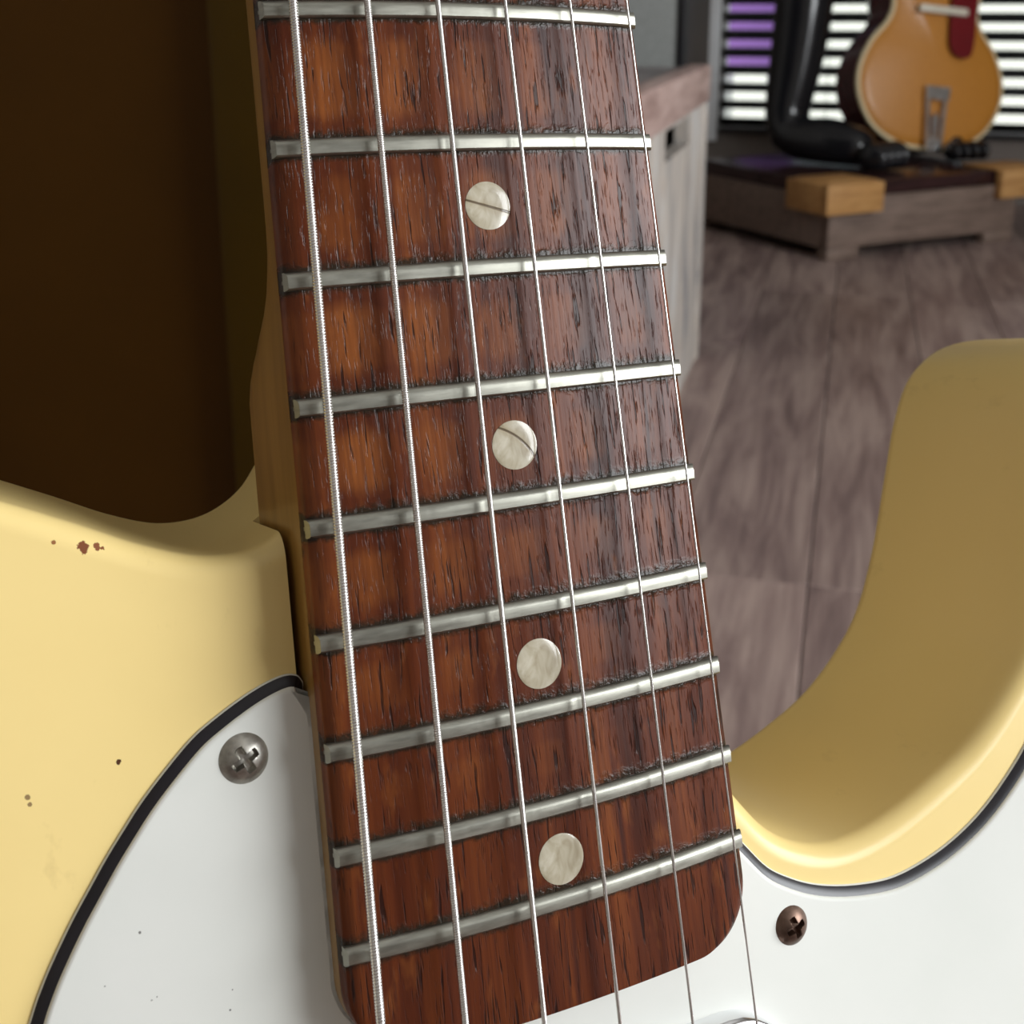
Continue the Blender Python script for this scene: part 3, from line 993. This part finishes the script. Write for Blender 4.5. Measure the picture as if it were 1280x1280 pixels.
# ------------------------------------------------------------------ amplifier behind the crate
am = empty('speaker_cabinet', (-0.568, 2.05, 0))
boxes('case', [(-0.323, -0.309, -0.15, 0.15, 0.0, 0.95), (0.309, 0.323, -0.15, 0.15, 0.0, 0.95), (-0.309, 0.309, -0.15, 0.15, 0.0, 0.04), (-0.309, 0.309, -0.15, 0.15, 0.91, 0.95), (-0.309, 0.309, 0.13, 0.15, 0.04, 0.91)], M['vinyl'], am, 0.004)
box('grille_cloth', -0.309, 0.309, -0.146, -0.125, 0.04, 0.91, M['grille'], am, 0.003)
box('handle', -0.09, 0.09, -0.02, 0.02, 0.95, 0.975, M['vinyl'], am, 0.008)
tag(am, 'black speaker cabinet with grey grille cloth standing behind the crate', 'speaker')

# ------------------------------------------------------------------ low platform
PLA = math.radians(42)
plt = empty('display_platform', (-0.036, 2.636, 0), (0, 0, PLA))
A_, B_ = 0.53, 0.47
for (a0, a1) in ((0, 0.085), (A_ - 0.085, A_)):
    box('foot', a0, a1, 0.0, 0.03, 0.0, 0.024, M['plat'], plt, 0.002)
    box('foot', a0, a1, B_ - 0.03, B_, 0.0, 0.024, M['plat'], plt, 0.002)
box('apron_board', 0, A_, 0.0, 0.024, 0.024, 0.128, M['plat'], plt, 0.003)
box('apron_board', 0, A_, B_ - 0.024, B_, 0.024, 0.128, M['plat'], plt, 0.003)
box('apron_board', 0, 0.024, 0.024, B_ - 0.024, 0.024, 0.128, M['plat'], plt, 0.003)
box('apron_board', A_ - 0.024, A_, 0.024, B_ - 0.024, 0.024, 0.128, M['plat'], plt, 0.003)
box('top_board', 0.004, A_ - 0.004, 0.004, B_ - 0.004, 0.128, 0.160, M['mahog'], plt, 0.006)
tag(plt, 'low brown wooden platform carrying the black statue and amber guitar', 'platform')
for k, (a0, a1, b0, b1, lab) in enumerate(((-0.034, 0.115, -0.030, 0.10, 'raw pine block at the platform corner below the glossy black foot'), (A_ - 0.07, A_ + 0.10, -0.022, 0.10, 'raw pine block at the platform corner beside the amber guitar'))):
    e = empty('pine_block', (0, 0, 0), (0, 0, 0))
    e.location = plt.matrix_basis @ Vector(((a0 + a1) / 2, (b0 + b1) / 2, 0.1005))
    e.rotation_euler = (0, 0, PLA)
    ha, hb = (a1 - a0) / 2, (b1 - b0) / 2
    boxes('block', [(-ha, ha, -hb, -hb + 0.020, 0, 0.062), (-ha, -ha + 0.020, -hb + 0.020, hb, 0, 0.062), (-ha + 0.02, ha, -hb + 0.02, hb, 0.0600, 0.064)] if k == 0 else [(-ha, ha, -hb, -hb + 0.020, 0, 0.062), (ha - 0.028, ha, -hb + 0.020, hb, 0, 0.062), (-ha, ha - 0.028, -hb + 0.02, hb, 0.0600, 0.064)], M['pine'], e, 0.002)
    tag(e, lab, 'wood block')

# ------------------------------------------------------------------ black statue (skin modifier, one mesh)
PT = 0.166
sv = [((-0.10, 3.27, 0.86), 0.085), ((-0.11, 3.15, 0.80), 0.075), ((-0.125, 3.03, 0.56), 0.072), ((-0.135, 3.02, 0.40), 0.068), ((-0.150, 3.00, 0.29), 0.058), ((-0.150, 2.99, 0.215), 0.060), ((-0.065, 2.935, 0.216), 0.062), ((0.045, 2.871, 0.199), 0.047),
      ((0.02, 3.36, 0.80), 0.075), ((0.055, 3.36, 0.56), 0.055), ((0.075, 3.345, 0.40), 0.050), ((0.085, 3.335, 0.27), 0.043), ((0.09, 3.33, 0.215), 0.046), ((0.165, 3.235, 0.205), 0.040), ((0.235, 3.105, 0.193), 0.031),
      ((-0.11, 3.31, 1.05), 0.10), ((-0.12, 3.33, 1.28), 0.11), ((-0.12, 3.33, 1.42), 0.05), ((-0.115, 3.32, 1.52), 0.08), ((-0.11, 3.315, 1.60), 0.07)]
se = [(0, 1), (1, 2), (2, 3), (3, 4), (4, 5), (5, 6), (6, 7), (0, 8), (8, 9), (9, 10), (10, 11), (11, 12), (12, 13), (13, 14), (0, 15), (15, 16), (16, 17), (17, 18), (18, 19)]
so = Vector((-0.03, 3.10, PT))
stt = empty('black_statue', so)
me = bpy.data.meshes.new('figure')
me.from_pydata([tuple(Vector(v) - so) for v, r in sv], se, [])
fig = bpy.data.objects.new('figure', me)
COL.objects.link(fig)
sk = fig.modifiers.new('skin', 'SKIN')
for i, (v, r) in enumerate(sv):
    me.skin_vertices[0].data[i].radius = (r, r)
me.skin_vertices[0].data[0].use_root = True
ss_ = fig.modifiers.new('sub', 'SUBSURF'); ss_.levels = 2; ss_.render_levels = 2
dg = bpy.context.evaluated_depsgraph_get()
nm = bpy.data.meshes.new_from_object(fig.evaluated_get(dg))
bpy.data.objects.remove(fig, do_unlink=True)
# flatten the soles on the platform
for v in nm.vertices:
    if v.co.z < 0.004: v.co.z = 0.004
nm.materials.clear()
fig = link('figure', nm, M['statue'], stt, 180)
def ellipsoid(name, c, r, rz, mat, parent):
    bm = bmesh.new()
    bmesh.ops.create_uvsphere(bm, u_segments=16, v_segments=10, radius=1.0)
    me = bpy.data.meshes.new(name)
    bm.to_mesh(me); bm.free()
    for v in me.vertices:
        v.co = (v.co.x * r[0], v.co.y * r[1], max(v.co.z * r[2], -0.9 * r[2]))
    o = link(name, me, mat, parent, 180)
    o.location = c
    o.rotation_euler = (0, 0, rz)
    return o
fd = math.atan2(-0.060, 0.090)
for k, t in enumerate((-0.042, -0.014, 0.014, 0.042)):
    c = Vector((0.066, 2.857, 0.194)) - so + Vector((-math.sin(fd) * t, math.cos(fd) * t, 0))
    ellipsoid('toe', c, (0.038, 0.018, 0.031), fd, M['statue'], stt)
fd2 = math.atan2(-0.13, 0.07)
for k, t in enumerate((-0.036, -0.012, 0.012, 0.036)):
    c = Vector((0.252, 3.070, 0.188)) - so + Vector((-math.sin(fd2) * t, math.cos(fd2) * t, 0))
    ellipsoid('toe', c, (0.031, 0.014, 0.0235), fd2, M['statue'], stt)
tag(stt, 'glossy black statue standing on the platform behind the amber guitar', 'statue')

# ------------------------------------------------------------------ amber archtop guitar on the platform
ag = empty('archtop_guitar')
nrm = Vector((0.80, -0.60, 0.0))
lean, roll = math.radians(11), math.radians(-6)
Rz = Matrix.Rotation(math.radians(31), 3, 'Z')          # local -Y is the top's facing direction
Rl = Matrix.Rotation(-lean, 3, 'X')
Rr = Matrix.Rotation(-roll, 3, 'Y')
ag.rotation_euler = (Rz @ Rl @ Rr).to_euler()
ag.location = (0.166, 3.075, 0.186)
# outline in local X (width) and Z (up); depth along +Y behind the top
AO = ccw(catmull([(0, 0), (0.085, 0.010), (0.150, 0.048), (0.186, 0.110), (0.190, 0.172), (0.165, 0.235), (0.125, 0.285), (0.112, 0.325), (0.122, 0.370), (0.136, 0.410), (0.128, 0.452), (0.085, 0.485), (0.030, 0.492), (-0.030, 0.492), (-0.085, 0.485), (-0.128, 0.452), (-0.136, 0.410), (-0.122, 0.370), (-0.112, 0.325), (-0.125, 0.285), (-0.165, 0.235), (-0.190, 0.172), (-0.186, 0.110), (-0.150, 0.048), (-0.085, 0.010)], 5))
def layer(o2, y):
    return np.column_stack([o2[:, 0], np.full(len(o2), y), o2[:, 1]])
DEP = 0.098
rings_mesh('sides', [layer(inset(AO, 0.006), DEP), layer(AO, DEP - 0.005), layer(AO, 0.006)], M['burgundy'], ag, 40)
rings_mesh('binding', [layer(inset(AO, -0.0008), 0.0075), layer(inset(AO, -0.0008), 0.0), layer(inset(AO, 0.001), -0.0018), layer(inset(AO, 0.008), -0.0018)], M['binding'], ag, 40)
top_r = [layer(inset(AO, 0.0065), -0.001), layer(inset(AO, 0.008), -0.0028), layer(inset(AO, 0.03), -0.006)]
cen = np.array((0, 0.22))
base = inset(AO, 0.03)
for s, y in ((0.75, -0.011), (0.5, -0.0150), (0.25, -0.0170), (0.06, -0.0176)):
    top_r.append(layer(cen + (base - cen) * s, y))
rings_mesh('arched_top', top_r, M['spruce'], ag, 60)
# trapeze tailpiece: a frame of bars with a wedge opening
tp = []
def plate(name, pts, y, th, mat):
    P = ccw(np.array(pts, float))
    return rings_mesh(name, [layer(P, y + th), layer(P, y)], mat, ag, 30)
plate('tailpiece', [(-0.020, 0.002), (-0.011, 0.002), (-0.0180, 0.118), (-0.0285, 0.118)], -0.026, 0.004, M['chrome'])
plate('tailpiece', [(0.020, 0.002), (0.011, 0.002), (0.0180, 0.118), (0.0285, 0.118)], -0.026, 0.004, M['chrome'])
plate('tailpiece', [(-0.020, -0.001), (0.020, -0.001), (0.021, 0.024), (-0.021, 0.024)], -0.0265, 0.004, M['chrome'])
plate('tailpiece', [(-0.030, 0.112), (0.030, 0.112), (0.032, 0.142), (-0.032, 0.142)], -0.030, 0.006, M['chrome'])
plate('tailpiece', [(-0.005, 0.020), (0.005, 0.020), (0.009, 0.070), (0.0, 0.085), (-0.009, 0.070)], -0.0255, 0.003, M['chrome'])
box('tailpiece_hanger', -0.018, 0.018, -0.026, 0.004, -0.003, 0.004, M['chrome'], ag, 0.001)
gp = ccw(catmull([(0.022, 0.245), (0.040, 0.215), (0.070, 0.212), (0.084, 0.232), (0.088, 0.30), (0.086, 0.40), (0.03, 0.42), (0.022, 0.33)], 6))
rings_mesh('pickguard', [layer(gp, -0.026), layer(gp, -0.030)], M['redguard'], ag, 40)
box('bridge', -0.062, 0.062, -0.036, -0.013, 0.305, 0.322, M['cream'], ag, 0.003)
box('neck', -0.024, 0.024, -0.032, -0.006, 0.40, 0.92, M['burgundy'], ag, 0.006)
hs2 = ccw(catmull([(-0.024, 0.90), (-0.036, 0.94), (-0.040, 1.06), (-0.02, 1.09), (0, 1.082), (0.02, 1.09), (0.040, 1.06), (0.036, 0.94), (0.024, 0.90)], 4))
rings_mesh('headstock', [layer(hs2, -0.004), layer(hs2, -0.02)], M['burgundy'], ag, 40)
tag(ag, 'amber topped archtop guitar with burgundy sides and cream binding', 'guitar')
